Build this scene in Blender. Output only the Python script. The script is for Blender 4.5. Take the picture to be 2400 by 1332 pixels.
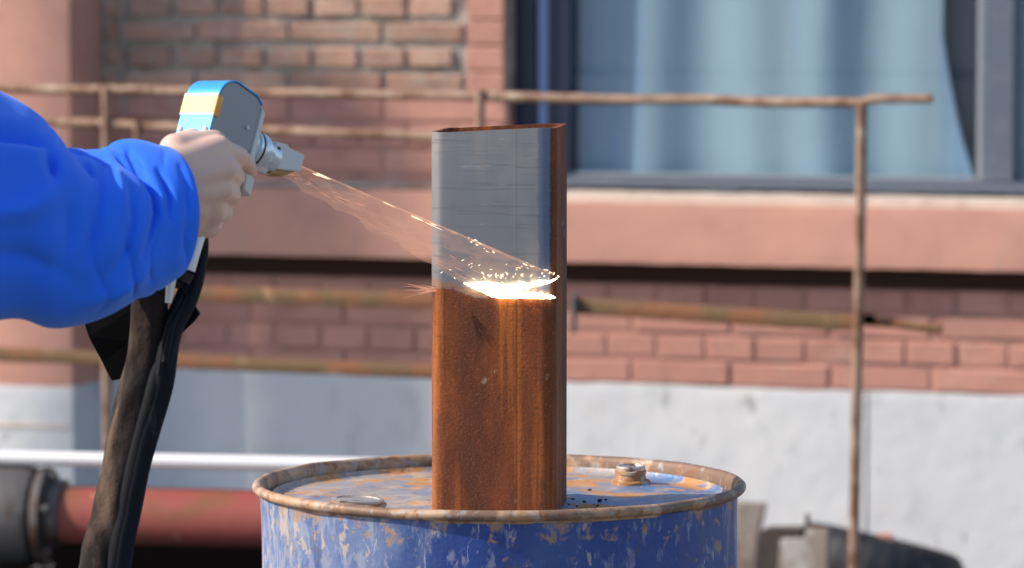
import bpy, bmesh, math, random
from mathutils import Vector, Matrix, noise
random.seed(7)
for o in list(bpy.data.objects): bpy.data.objects.remove(o)
SC = bpy.context.scene
COL = SC.collection
R = math.radians

# ------------------------------------------------------------------ camera, sky, sun, exposure
FPX = 10346.0                     # focal length in photograph pixels (2400 wide)
PITCH = math.atan(776/FPX)
CAM = Vector((0, -5.3, 1.515))
cd = bpy.data.cameras.new('camera'); cam = bpy.data.objects.new('camera', cd); COL.objects.link(cam)
cam.location = CAM; cam.rotation_euler = (R(90)-PITCH, 0, 0)
cd.sensor_width = 36; cd.lens = FPX/2400*36; cd.clip_end = 3000; cd.clip_start = .05
cd.dof.use_dof = True; cd.dof.focus_distance = 5.12; cd.dof.aperture_fstop = 7.0
SC.camera = cam
SUN_AZ = 81.5; SUN_EL = 36.0      # azimuth measured from the viewer's side towards the left
sdir = Vector((-math.sin(R(SUN_AZ))*math.cos(R(SUN_EL)), -math.cos(R(SUN_AZ))*math.cos(R(SUN_EL)), math.sin(R(SUN_EL))))
sl = bpy.data.lights.new('sun', 'SUN'); so = bpy.data.objects.new('sun', sl); COL.objects.link(so)
sl.energy = 4.3; sl.angle = R(.6); sl.color = (1, .86, .70)
so.rotation_euler = sdir.to_track_quat('Z', 'Y').to_euler(); so.location = (-6, -3, 8)
w = bpy.data.worlds.new('World'); SC.world = w; w.use_nodes = True
nt = w.node_tree; bg = nt.nodes['Background']
sky = nt.nodes.new('ShaderNodeTexSky'); sky.sky_type = 'NISHITA'; sky.sun_disc = False
sky.sun_elevation = R(SUN_EL); sky.sun_rotation = math.atan2(sdir.x, sdir.y)
nt.links.new(sky.outputs[0], bg.inputs[0]); bg.inputs[1].default_value = .15
SC.view_settings.view_transform = 'Standard'; SC.view_settings.look = 'None'
SC.view_settings.gamma = 1; SC.view_settings.use_curve_mapping = False
SC.view_settings.exposure = .44

# ------------------------------------------------------------------ measuring helpers
cF = Vector((0, math.cos(PITCH), -math.sin(PITCH))); cU = Vector((0, math.sin(PITCH), math.cos(PITCH)))
def ray(px, py):
    return Vector((1, 0, 0))*((px-1200)/FPX) + cU*(-(py-666)/FPX) + cF
def P(px, py, D):                 # point of the place seen at (px, py), D metres in front (horizontal)
    d = ray(px, py); return CAM + d*(D/d.y)
WYAW = math.atan(.314)
WO = Vector((0, CAM.y+10.70, 0))
WU = Vector((math.cos(WYAW), -math.sin(WYAW), 0)); WN = Vector((-math.sin(WYAW), -math.cos(WYAW), 0))
def wp(px, py, wo=0.0):           # (u, z) in the wall's own frame, wo = metres proud of the wall face
    d = ray(px, py); o = WO + WN*wo
    t = (o-CAM).dot(WN)/d.dot(WN); p = CAM + d*t
    return (p-WO).dot(WU), p.z
def Uw(px, wo=0.0): return wp(px, 600, wo)[0]
def Zw(px, py, wo=0.0): return wp(px, py, wo)[1]

# ------------------------------------------------------------------ materials
def mat(name, base, rough=.8, metal=0.0, layers=(), bump=None, rnd=0.0, spec=.5, coat=0.0, bump2=None):
    m = bpy.data.materials.new(name); m.use_nodes = True
    n = m.node_tree.nodes; l = m.node_tree.links; b = n['Principled BSDF']
    b.inputs['Metallic'].default_value = metal; b.inputs['Roughness'].default_value = rough
    b.inputs['Specular IOR Level'].default_value = spec; b.inputs['Coat Weight'].default_value = coat
    geo = n.new('ShaderNodeNewGeometry')
    def coord(sc, seed):
        mp = n.new('ShaderNodeMapping'); l.new(geo.outputs['Position'], mp.inputs[0])
        mp.inputs['Scale'].default_value = sc if hasattr(sc, '__len__') else (sc, sc, sc)
        mp.inputs['Location'].default_value = (seed*3.7, seed*1.3, seed*5.1); return mp.outputs[0]
    col = n.new('ShaderNodeRGB'); col.outputs[0].default_value = (*base, 1); cur = col.outputs[0]
    rcur = None
    for i, L in enumerate(layers):
        tx = n.new('ShaderNodeTexNoise'); l.new(coord(L.get('s', 5), L.get('seed', i+1)), tx.inputs['Vector'])
        tx.inputs['Scale'].default_value = 1; tx.inputs['Detail'].default_value = L.get('d', 6)
        tx.inputs['Roughness'].default_value = L.get('r', .6); tx.inputs['Distortion'].default_value = L.get('w', .3)
        src = tx.outputs[0]
        if 'pos' in L:                # wear, and painted light and shade, with its own place: axis, from, to, amount
            ax, a0, a1, am = L['pos']
            sp = n.new('ShaderNodeSeparateXYZ'); l.new(geo.outputs['Position'], sp.inputs[0])
            mr = n.new('ShaderNodeMapRange'); l.new(sp.outputs[ax], mr.inputs[0])
            mr.inputs[1].default_value = a0; mr.inputs[2].default_value = a1; mr.inputs[3].default_value = 0; mr.inputs[4].default_value = am
            ad = n.new('ShaderNodeMath'); ad.operation = 'ADD'; l.new(src, ad.inputs[0]); l.new(mr.outputs[0], ad.inputs[1]); src = ad.outputs[0]
        mr = n.new('ShaderNodeMapRange'); l.new(src, mr.inputs[0]); mr.interpolation_type = 'SMOOTHSTEP'
        mr.inputs[1].default_value = L.get('lo', .45); mr.inputs[2].default_value = L.get('hi', .6)
        mr.inputs[3].default_value = 0; mr.inputs[4].default_value = L.get('f', 1)
        mx = n.new('ShaderNodeMix'); mx.data_type = 'RGBA'
        l.new(mr.outputs[0], mx.inputs['Factor']); l.new(cur, mx.inputs['A']); mx.inputs['B'].default_value = (*L['c'], 1); cur = mx.outputs['Result']
        if 'rough' in L:
            rx = n.new('ShaderNodeMix'); l.new(mr.outputs[0], rx.inputs['Factor'])
            if rcur is None: rx.inputs['A'].default_value = rough
            else: l.new(rcur, rx.inputs['A'])
            rx.inputs['B'].default_value = L['rough']; rcur = rx.outputs['Result']
        if 'metal' in L:
            rx = n.new('ShaderNodeMix'); l.new(mr.outputs[0], rx.inputs['Factor']); rx.inputs['A'].default_value = metal
            rx.inputs['B'].default_value = L['metal']; l.new(rx.outputs['Result'], b.inputs['Metallic'])
    if rnd:
        oi = n.new('ShaderNodeObjectInfo'); hs = n.new('ShaderNodeHueSaturation')
        mr = n.new('ShaderNodeMapRange'); l.new(oi.outputs['Random'], mr.inputs[0]); mr.inputs[3].default_value = 1-rnd; mr.inputs[4].default_value = 1+rnd
        l.new(mr.outputs[0], hs.inputs['Value']); l.new(cur, hs.inputs['Color']); cur = hs.outputs[0]
    l.new(cur, b.inputs['Base Color'])
    if rcur is not None: l.new(rcur, b.inputs['Roughness'])
    last = None
    for bp in (bump, bump2):
        if bp:
            tx = n.new('ShaderNodeTexNoise'); l.new(coord(bp[0], 9), tx.inputs['Vector']); tx.inputs['Scale'].default_value = 1
            tx.inputs['Detail'].default_value = 8; tx.inputs['Roughness'].default_value = .65
            bn = n.new('ShaderNodeBump'); bn.inputs['Strength'].default_value = bp[1]; bn.inputs['Distance'].default_value = bp[2]
            l.new(tx.outputs[0], bn.inputs['Height'])
            if last is not None: l.new(last, bn.inputs['Normal'])
            last = bn.outputs[0]
    if last is not None: l.new(last, b.inputs['Normal'])
    return m

M = {}
M['ground'] = mat('packed_dirt_concrete', (.15, .125, .105), .95, layers=[dict(c=(.09, .075, .065), s=1.5, lo=.4, hi=.65), dict(c=(.24, .21, .18), s=14, lo=.5, hi=.7, f=.6)], bump=(30, .6, .01))
M['plaster_red'] = mat('terracotta_plaster', (.53, .28, .222), .85, layers=[
    dict(c=(.58, .305, .235), s=1.3, lo=.4, hi=.65, d=4), dict(c=(.44, .24, .205), s=5, lo=.5, hi=.72, f=.65),
    dict(c=(.40, .30, .25), s=(9, 9, 3), lo=.6, hi=.75, f=.55), dict(c=(.22, .13, .10), s=26, lo=.66, hi=.74, f=.6)], bump=(22, .4, .003))
M['paint_brick'] = mat('painted_brick', (.47, .235, .190), .85, rnd=.09, layers=[
    dict(c=(.53, .275, .215), s=6, lo=.4, hi=.7), dict(c=(.32, .16, .13), s=15, lo=.52, hi=.72, f=.6), dict(c=(.45, .31, .25), s=9, lo=.58, hi=.72, f=.5)], bump=(45, .6, .004))
M['paint_joint'] = mat('painted_joint', (.42, .215, .175), .9, layers=[dict(c=(.25, .15, .12), s=8, lo=.45, hi=.7), dict(c=(.38, .30, .25), s=6, lo=.56, hi=.7, f=.7)], bump=(40, .6, .004))
M['raw_brick'] = mat('weathered_brick', (.42, .245, .185), .9, rnd=.16, layers=[
    dict(c=(.46, .31, .235), s=7, lo=.42, hi=.68), dict(c=(.27, .18, .15), s=13, lo=.5, hi=.7, f=.8), dict(c=(.40, .34, .29), s=16, lo=.54, hi=.68, f=.75)], bump=(60, .9, .005))
M['mortar'] = mat('grey_mortar', (.36, .32, .285), .95, layers=[dict(c=(.22, .18, .16), s=9, lo=.45, hi=.65), dict(c=(.46, .42, .37), s=22, lo=.5, hi=.7)], bump=(50, .9, .006))
M['sill_white'] = mat('sill_mortar', (.62, .52, .45), .9, layers=[dict(c=(.46, .34, .28), s=8, lo=.5, hi=.7)], bump=(40, .6, .005))
M['dark_gap'] = mat('shaded_recess', (.06, .03, .025), .95)  # shade of the recess under the ledge, put into the colour
M['plinth'] = mat('whitewashed_plinth', (.60, .63, .67), .9, layers=[
    dict(c=(.67, .69, .71), s=3, lo=.4, hi=.7), dict(c=(.47, .50, .53), s=7, lo=.5, hi=.72, f=.75), dict(c=(.55, .50, .44), s=5, lo=.58, hi=.75, f=.6),
    dict(c=(.30, .30, .31), s=(20, 20, 9), lo=.63, hi=.72, f=.75), dict(c=(.56, .44, .30), s=(2.5, 2.5, 30), lo=.64, hi=.72, f=.6)], bump=(18, .5, .004))
M['win_frame'] = mat('slate_aluminium', (.12, .15, .20), .45, .3, layers=[dict(c=(.18, .2, .24), s=20, lo=.5, hi=.7, f=.5)])
M['bead'] = mat('grey_glazing_bead', (.24, .27, .31), .6)
M['win_navy'] = mat('navy_aluminium', (.018, .025, .055), .4, .3)
M['win_edge'] = mat('pale_blue_bead', (.20, .30, .55), .4, .2)
M['room'] = mat('dark_room', (.05, .055, .065), .9)
M['rail'] = mat('rusty_tube', (.30, .20, .145), .7, .15, layers=[dict(c=(.17, .085, .05), s=18, lo=.45, hi=.6), dict(c=(.42, .33, .26), s=25, lo=.56, hi=.66, f=.8)], bump=(80, .6, .003))
M['bar'] = mat('ochre_rust_bar', (.14, .085, .042), .85, 0, layers=[dict(c=(.20, .085, .04), s=9, lo=.45, hi=.6), dict(c=(.30, .19, .12), s=20, lo=.58, hi=.68, f=.7), dict(c=(.5, .46, .42), s=6, lo=.66, hi=.7, f=.8)], bump=(60, .7, .004))
M['white_pipe'] = mat('white_plastic_pipe', (.80, .80, .82), .35)
M['red_pipe'] = mat('red_oxide_pipe', (.27, .058, .045), .7, layers=[dict(c=(.20, .07, .03), s=6, lo=.45, hi=.65), dict(c=(.45, .2, .14), s=18, lo=.64, hi=.7)], bump=(40, .4, .003))
M['grey_iron'] = mat('dirty_cast_iron', (.13, .12, .12), .6, .4, layers=[dict(c=(.09, .045, .03), s=9, lo=.5, hi=.65)], bump=(40, .6, .004))
M['near_black'] = mat('near_black_matt', (.003, .0025, .0025), .95, spec=.02)  # even near-black; paints the deep shade beneath the red pipe
M['rubber'] = mat('black_rubber', (.012, .014, .022), .7, layers=[dict(c=(.06, .06, .065), s=20, lo=.52, hi=.7)], bump=(30, .4, .004))
M['concrete'] = mat('broken_concrete', (.36, .30, .27), .95, layers=[dict(c=(.2, .15, .13), s=10, lo=.5, hi=.7)], bump=(35, .8, .008))
M['dirty_board'] = mat('mud_stained_board', (.30, .245, .21), .9, layers=[dict(c=(.45, .43, .42), s=8, lo=.48, hi=.56), dict(c=(.22, .10, .05), s=12, lo=.58, hi=.66, f=.8)], bump=(35, .7, .006))
M['dark_board'] = mat('dark_wet_board', (.075, .058, .05), .85, layers=[dict(c=(.03, .025, .025), s=10, lo=.5, hi=.7)], bump=(35, .7, .006))
M['rim'] = mat('rusty_rolled_rim', (.42, .25, .14), .6, .15, layers=[
    dict(c=(.50, .36, .26), s=34, lo=.42, hi=.62), dict(c=(.16, .10, .075), s=22, lo=.47, hi=.64, f=.9, d=9, pos=(0, -.12, .22, .12)), dict(c=(.25, .10, .04), s=55, lo=.54, hi=.66, f=.9), dict(c=(.34, .33, .34), s=60, lo=.56, hi=.64, f=.7)], bump=(220, .5, .0008), bump2=(40, .10, .001))  # darker towards the right: shade put into the brown colour
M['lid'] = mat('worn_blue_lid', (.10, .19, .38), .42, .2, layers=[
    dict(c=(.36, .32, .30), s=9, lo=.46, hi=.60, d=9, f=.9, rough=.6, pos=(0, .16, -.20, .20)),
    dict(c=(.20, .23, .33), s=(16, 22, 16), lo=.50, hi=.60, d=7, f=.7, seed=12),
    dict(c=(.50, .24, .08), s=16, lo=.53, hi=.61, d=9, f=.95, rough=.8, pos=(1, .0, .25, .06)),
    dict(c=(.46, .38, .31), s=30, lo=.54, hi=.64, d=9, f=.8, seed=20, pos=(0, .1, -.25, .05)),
    dict(c=(.30, .11, .03), s=60, lo=.62, hi=.68, f=.8), dict(c=(.55, .50, .45), s=90, lo=.62, hi=.70, f=.6)], bump=(60, .35, .003), bump2=(10, .5, .012))
M['drum'] = mat('scuffed_blue_drum', (.014, .050, .24), .45, .0, layers=[
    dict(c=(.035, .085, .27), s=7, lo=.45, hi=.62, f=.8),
    dict(c=(.13, .19, .36), s=(14, 14, 7), lo=.50, hi=.78, d=10, f=.85, pos=(0, -.04, -.26, .26), rough=.7),  # paler towards the left: sunlit haze put into the colour
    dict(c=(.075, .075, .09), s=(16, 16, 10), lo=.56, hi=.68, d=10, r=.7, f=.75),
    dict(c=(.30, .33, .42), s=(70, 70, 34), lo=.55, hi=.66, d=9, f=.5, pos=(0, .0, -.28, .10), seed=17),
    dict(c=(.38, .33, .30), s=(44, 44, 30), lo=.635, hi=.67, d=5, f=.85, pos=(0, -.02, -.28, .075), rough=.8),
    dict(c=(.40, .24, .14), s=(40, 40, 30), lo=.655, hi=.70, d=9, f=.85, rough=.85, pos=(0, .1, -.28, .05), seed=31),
    dict(c=(.33, .21, .13), s=46, lo=.60, hi=.70, d=9, f=.85, pos=(2, .835, .868, .11), seed=8),
    dict(c=(.38, .42, .52), s=(160, 160, 26), lo=.66, hi=.69, f=.6)], bump=(50, .4, .002), bump2=(9, .3, .008))
M['bung_rust'] = mat('rusty_bung', (.36, .17, .07), .7, .2, layers=[dict(c=(.5, .4, .32), s=60, lo=.48, hi=.62)], bump=(120, .8, .002))
M['bung_steel'] = mat('worn_zinc_cap', (.55, .50, .45), .42, .7, layers=[dict(c=(.2, .13, .1), s=60, lo=.52, hi=.66)], bump=(120, .4, .001))
M['slag'] = mat('black_slag', (.015, .015, .018), .7)
M['sleeve'] = mat('royal_blue_workwear', (.018, .155, .86), .8, spec=.25, layers=[dict(c=(.02, .15, .88), s=3, lo=.4, hi=.7)], bump=((1200, 1200, 1200), .15, .0005), bump2=(14, .15, .006))
M['skin'] = mat('skin', (.70, .47, .375), .5, layers=[dict(c=(.76, .53, .44), s=26, lo=.45, hi=.7, f=.6), dict(c=(.68, .42, .35), s=60, lo=.6, hi=.75, f=.5)], bump=(260, .35, .0012), bump2=(900, .25, .0004))
b = M['skin'].node_tree.nodes['Principled BSDF']; b.inputs['Subsurface Weight'].default_value = .15; b.inputs['Subsurface Radius'].default_value = (.01, .004, .002); b.inputs['Subsurface Scale'].default_value = .4
M['gun_grey'] = mat('gun_grey_anodised', (.235, .24, .28), .4, .4, bump=(700, .1, .0003))
M['gun_blue'] = mat('gun_blue_anodised', (.05, .36, .80), .35, .25)
M['gun_yellow'] = mat('gun_yellow_enamel', (.90, .70, .20), .45)
M['gun_orange'] = mat('gun_orange_enamel', (.72, .32, .06), .45)
M['gun_white'] = mat('gun_white_enamel', (.78, .80, .82), .4)
M['gun_alu'] = mat('pale_aluminium', (.58, .68, .76), .3, .45)
M['gun_plate'] = mat('nozzle_grey_enamel', (.56, .565, .57), .5, .15)
M['brass'] = mat('brown_nozzle_mouth', (.34, .18, .06), .5, .3)
M['o_ring'] = mat('black_o_ring', (.01, .01, .012), .5)
M['sheath'] = mat('dusty_side_lit_sheath', (.028, .022, .021), .9, spec=.15, layers=[dict(c=(.13, .09, .07), s=(24, 24, 7), lo=.50, hi=.70, d=7, pos=(0, -.39, -.47, .08)), dict(c=(.02, .02, .024), s=(26, 26, 9), lo=.5, hi=.66, f=.8)], bump=(45, .7, .006), bump2=(600, .3, .001))  # browner towards the left: lit strip put into the colour
M['cable'] = mat('black_cable', (.005, .007, .013), .7, spec=.18, layers=[dict(c=(.03, .03, .035), s=(60, 60, 20), lo=.6, hi=.7)])
M['flap'] = mat('black_hook_and_loop', (.004, .004, .005), .95, spec=.1)

def curtain_mat():
    m = mat('pale_blue_curtain', (.28, .41, .50), .9, spec=.1, layers=[
        dict(c=(.38, .48, .50), s=(3.0, 3.0, .15), lo=.45, hi=.66), dict(c=(.18, .31, .50), s=(5, 5, .2), lo=.54, hi=.7, seed=5, f=.8), dict(c=(.38, .37, .42), s=(6, 6, 4), lo=.68, hi=.74, f=.7)])
    return m
M['curtain'] = curtain_mat()
M['curtain_dark'] = mat('slate_curtain', (.10, .13, .18), .9, spec=.1)
def pane_mat():
    m = bpy.data.materials.new('window_glass'); m.use_nodes = True; n = m.node_tree.nodes; l = m.node_tree.links
    n.remove(n['Principled BSDF']); out = n['Material Output']
    t = n.new('ShaderNodeBsdfTransparent'); t.inputs[0].default_value = (.97, .985, .99, 1)
    g = n.new('ShaderNodeBsdfGlossy'); g.inputs['Roughness'].default_value = .04; g.inputs[0].default_value = (.85, .92, 1, 1)
    lw = n.new('ShaderNodeLayerWeight'); lw.inputs[0].default_value = .5
    p5 = n.new('ShaderNodeMath'); p5.operation = 'POWER'; l.new(lw.outputs['Facing'], p5.inputs[0]); p5.inputs[1].default_value = 5
    fr = n.new('ShaderNodeMapRange'); l.new(p5.outputs[0], fr.inputs[0]); fr.inputs[3].default_value = .045; fr.inputs[4].default_value = 1
    mx = n.new('ShaderNodeMixShader'); l.new(fr.outputs[0], mx.inputs[0]); l.new(t.outputs[0], mx.inputs[1]); l.new(g.outputs[0], mx.inputs[2]); l.new(mx.outputs[0], out.inputs[0])
    return m
M['pane'] = pane_mat()

def steel_mat(zline, x_lo, x_hi):
    """square tube: rust everywhere, laser-cleaned bare steel on the front above zline (object coordinates)"""
    m = bpy.data.materials.new('rusted_and_cleaned_steel'); m.use_nodes = True
    n = m.node_tree.nodes; l = m.node_tree.links; b = n['Principled BSDF']
    tc = n.new('ShaderNodeTexCoord')
    def noise_(sc, d=8, r=.65, w_=0):
        mp = n.new('ShaderNodeMapping'); l.new(tc.outputs['Object'], mp.inputs[0]); mp.inputs['Scale'].default_value = sc
        tx = n.new('ShaderNodeTexNoise'); l.new(mp.outputs[0], tx.inputs['Vector']); tx.inputs['Scale'].default_value = 1
        tx.inputs['Detail'].default_value = d; tx.inputs['Roughness'].default_value = r; tx.inputs['Distortion'].default_value = w_
        return tx.outputs[0]
    def rng(s, a, b_, c=0, d=1):
        mr = n.new('ShaderNodeMapRange'); l.new(s, mr.inputs[0]); mr.interpolation_type = 'SMOOTHSTEP'
        for i, v in enumerate((a, b_, c, d)): mr.inputs[i+1].default_value = v
        return mr.outputs[0]
    def mix(f, a, c):
        mx = n.new('ShaderNodeMix'); mx.data_type = 'RGBA'
        l.new(f, mx.inputs['Factor']) if not isinstance(f, float) else setattr(mx.inputs['Factor'], 'default_value', f)
        for k, v in (('A', a), ('B', c)):
            if isinstance(v, tuple): mx.inputs[k].default_value = (*v, 1)
            else: l.new(v, mx.inputs[k])
        return mx.outputs['Result']
    def mth(op, a, c):
        q = n.new('ShaderNodeMath'); q.operation = op
        for i, v in enumerate((a, c)):
            if isinstance(v, (int, float)): q.inputs[i].default_value = v
            else: l.new(v, q.inputs[i])
        return q.outputs[0]
    sp = n.new('ShaderNodeSeparateXYZ'); l.new(tc.outputs['Object'], sp.inputs[0])
    # rust
    rust = mix(rng(noise_((14, 14, 5)), .38, .66), (.085, .020, .0055), (.225, .052, .009))
    rust = mix(rng(noise_((130, 130, 3), 5), .48, .70, 0, .55), rust, (.10, .028, .008))
    rust = mix(rng(noise_((38, 38, 1.6), 4), .52, .68, 0, .6), rust, (.46, .135, .018))
    rust = mix(rng(noise_((110, 110, 240), 6, .7), .50, .68, 0, .55), rust, (.085, .026, .009))
    rust = mix(rng(noise_((22, 22, 12), 7, .7, .5), .54, .70, 0, .45), rust, (.085, .024, .008))
    rust = mix(rng(noise_((420, 420, 420), 2), .58, .70, 0, .45), rust, (.40, .17, .07))
    rust = mix(rng(noise_((35, 35, 26), 5), .67, .72, 0, .6), rust, (.36, .26, .20))
    seam = rng(mth('ABSOLUTE', mth('SUBTRACT', sp.outputs[0], .028), 0), .0006, .0016, .5, 0)
    rust = mix(seam, rust, (.035, .012, .006))
    # bare steel: brushed marks, scan lines
    st = mix(rng(noise_((9, 9, 4), 3), .35, .65), (.19, .21, .245), (.30, .29, .285))
    st = mix(rng(noise_((5, 5, 150), 4, .8), .55, .66, 0, .62), st, (.14, .145, .17))
    st = mix(rng(noise_((200, 200, 2), 4, .7), .56, .66, 0, .45), st, (.20, .20, .23))
    st = mix(rng(noise_((8, 8, 60), 5, .8, .4), .60, .68, 0, .35), st, (.56, .52, .48))
    st = mix(rng(noise_((500, 500, 500), 2), .62, .72, 0, .4), st, (.13, .12, .13))
    sm2 = n.new('ShaderNodeMath'); sm2.operation = 'MULTIPLY'; l.new(seam, sm2.inputs[0]); sm2.inputs[1].default_value = .55
    st = mix(sm2.outputs[0], st, (.12, .12, .14))
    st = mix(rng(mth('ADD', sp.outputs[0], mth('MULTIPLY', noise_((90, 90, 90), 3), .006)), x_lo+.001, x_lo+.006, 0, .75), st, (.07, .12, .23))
    # mask
    zt = mth('ADD', mth('SUBTRACT', sp.outputs[2], zline), mth('MULTIPLY', mth('SUBTRACT', noise_((45, 45, 30), 6), .5), .022))
    zt = mth('SUBTRACT', zt, rng(sp.outputs[0], -.055, -.015, .012, 0))
    mz = rng(zt, -.002, .0025)
    mxr = rng(mth('ADD', sp.outputs[0], mth('MULTIPLY', mth('SUBTRACT', noise_((60, 60, 120), 5), .5), .004)), x_hi-.0012, x_hi+.0012, 1, 0)
    my = rng(sp.outputs[1], -.062, -.055, 1, 0)
    mk = mth('MULTIPLY', mth('MULTIPLY', mz, mxr), my)
    tint = rng(mth('ABSOLUTE', mth('SUBTRACT', zt, .004), 0), .0, .007, .75, 0)
    st = mix(tint, st, (.34, .17, .075))
    pit = mth('MULTIPLY', rng(noise_((240, 240, 240), 3), .60, .68, 0, .6), rng(zt, .0, .05, 1, .0)); st = mix(pit, st, (.14, .06, .03))
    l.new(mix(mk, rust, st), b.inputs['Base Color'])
    l.new(rng(mk, 0, 1, .82, .40), b.inputs['Roughness']); l.new(rng(mk, 0, 1, 0.05, .38), b.inputs['Metallic'])
    bn = n.new('ShaderNodeBump'); bn.inputs['Distance'].default_value = .001
    l.new(rng(mk, 0, 1, .8, .10), bn.inputs['Strength']); l.new(noise_((260, 260, 260), 6, .7), bn.inputs['Height']); l.new(bn.outputs[0], b.inputs['Normal'])
    return m

def glow_mat(name, col, strength, nscale, lo, hi, base_alpha, amt, edge=True):
    m = bpy.data.materials.new(name); m.use_nodes = True; n = m.node_tree.nodes; l = m.node_tree.links
    n.remove(n['Principled BSDF']); out = n['Material Output']
    t = n.new('ShaderNodeBsdfTransparent'); e = n.new('ShaderNodeEmission'); e.inputs[0].default_value = (*col, 1); e.inputs[1].default_value = strength
    uv = n.new('ShaderNodeUVMap'); mp = n.new('ShaderNodeMapping'); l.new(uv.outputs[0], mp.inputs[0]); mp.inputs['Scale'].default_value = nscale
    tx = n.new('ShaderNodeTexNoise'); l.new(mp.outputs[0], tx.inputs['Vector']); tx.inputs['Scale'].default_value = 1; tx.inputs['Detail'].default_value = 8; tx.inputs['Roughness'].default_value = .7; tx.inputs['Distortion'].default_value = 1.0
    mr = n.new('ShaderNodeMapRange'); l.new(tx.outputs[0], mr.inputs[0])
    mr.inputs[1].default_value = lo; mr.inputs[2].default_value = hi; mr.inputs[3].default_value = base_alpha; mr.inputs[4].default_value = amt
    f = mr.outputs[0]
    if edge:
        sp = n.new('ShaderNodeSeparateXYZ'); l.new(uv.outputs[0], sp.inputs[0])
        r1 = n.new('ShaderNodeMapRange'); l.new(sp.outputs[0], r1.inputs[0]); r1.inputs[1].default_value = 0; r1.inputs[2].default_value = .5; r1.inputs[3].default_value = 1.0; r1.inputs[4].default_value = 1
        # u=1 is the upper border of the fan, u=0 the lower
        r2 = n.new('ShaderNodeMapRange'); r2.interpolation_type = 'SMOOTHSTEP'; l.new(sp.outputs[0], r2.inputs[0]); r2.inputs[1].default_value = .93; r2.inputs[2].default_value = .975; r2.inputs[3].default_value = 1; r2.inputs[4].default_value = 3.4
        mu = n.new('ShaderNodeMath'); mu.operation = 'MULTIPLY'; l.new(f, mu.inputs[0]); l.new(r2.outputs[0], mu.inputs[1]); mu.use_clamp = True; f = mu.outputs[0]
    mx = n.new('ShaderNodeMixShader'); l.new(f, mx.inputs[0]); l.new(t.outputs[0], mx.inputs[1]); l.new(e.outputs[0], mx.inputs[2]); l.new(mx.outputs[0], out.inputs[0])
    return m
M['beam'] = glow_mat('laser_fan_glow', (1, .52, .34), .75, (3.5, 10, 1), .40, .80, .03, .20)
M['bloom'] = glow_mat('spark_haze', (1, .66, .42), .6, (6, 6, 1), .4, .8, .05, .3, False)
def emit(name, c, s):
    m = bpy.data.materials.new(name); m.use_nodes = True; n = m.node_tree.nodes; n.remove(n['Principled BSDF'])
    e = n.new('ShaderNodeEmission'); e.inputs[0].default_value = (*c, 1); e.inputs[1].default_value = s
    m.node_tree.links.new(e.outputs[0], n['Material Output'].inputs[0]); return m
M['plasma'] = emit('plasma_glow', (1, .74, .42), 20)
_n = M['plasma'].node_tree.nodes; _l = M['plasma'].node_tree.links; _t = _n.new('ShaderNodeTexNoise'); _t.inputs['Scale'].default_value = 170; _t.inputs['Detail'].default_value = 6
_g = _n.new('ShaderNodeNewGeometry'); _l.new(_g.outputs['Position'], _t.inputs['Vector']); _m = _n.new('ShaderNodeMapRange'); _l.new(_t.outputs[0], _m.inputs[0])
for _i, _v in enumerate((.42, .60, 1.6, 24)): _m.inputs[_i+1].default_value = _v
_l.new(_m.outputs[0], _n['Emission'].inputs[1])
M['spark'] = emit('spark_glow', (1, .76, .50), 1.6)
M['spark_red'] = emit('faint_spark_glow', (1, .46, .30), .55)

# ------------------------------------------------------------------ object helpers
def tag(o, label=None, cat=None, group=None, kind=None):
    for k, v in (('label', label), ('category', cat), ('group', group), ('kind', kind)):
        if v: o[k] = v
    return o
def link_bm(name, bm, m, parent=None, smooth=False, autos=None):
    me = bpy.data.meshes.new(name); bm.normal_update(); bm.to_mesh(me); bm.free()
    return link_me(name, me, m, parent, smooth, autos)
def link_me(name, me, m, parent=None, smooth=False, autos=None):
    o = bpy.data.objects.new(name, me); COL.objects.link(o)
    if m and not me.materials: me.materials.append(m)
    if smooth: me.polygons.foreach_set('use_smooth', [True]*len(me.polygons))
    if autos: me.set_sharp_from_angle(angle=R(autos))
    if parent: o.parent = parent
    return o
def empty(name, loc, rz=0):
    o = bpy.data.objects.new(name, None); COL.objects.link(o); o.location = loc; o.rotation_euler = (0, 0, rz); o.empty_display_size = .05
    return o
def box_bm(x0, x1, y0, y1, z0, z1, bev=0, seg=1, bm=None):
    bm2 = bmesh.new(); bmesh.ops.create_cube(bm2, size=1)
    for v in bm2.verts: v.co = Vector(((x0+x1)/2+v.co.x*(x1-x0), (y0+y1)/2+v.co.y*(y1-y0), (z0+z1)/2+v.co.z*(z1-z0)))
    if bev: bmesh.ops.bevel(bm2, geom=bm2.edges[:], offset=bev, segments=seg, affect='EDGES', profile=.5)
    return bm2
def prism_bm(poly, y0, y1, bev=0):      # polygon in x,z extruded along y
    bm = bmesh.new(); a = [bm.verts.new((x, y0, z)) for x, z in poly]; b_ = [bm.verts.new((x, y1, z)) for x, z in poly]
    n = len(poly); bm.faces.new(a); bm.faces.new(b_[::-1])
    for i in range(n): bm.faces.new((a[(i+1) % n], a[i], b_[i], b_[(i+1) % n]))
    bmesh.ops.recalc_face_normals(bm, faces=bm.faces)
    if bev: bmesh.ops.bevel(bm, geom=[e for e in bm.edges], offset=bev, segments=2, affect='EDGES')
    return bm
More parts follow.
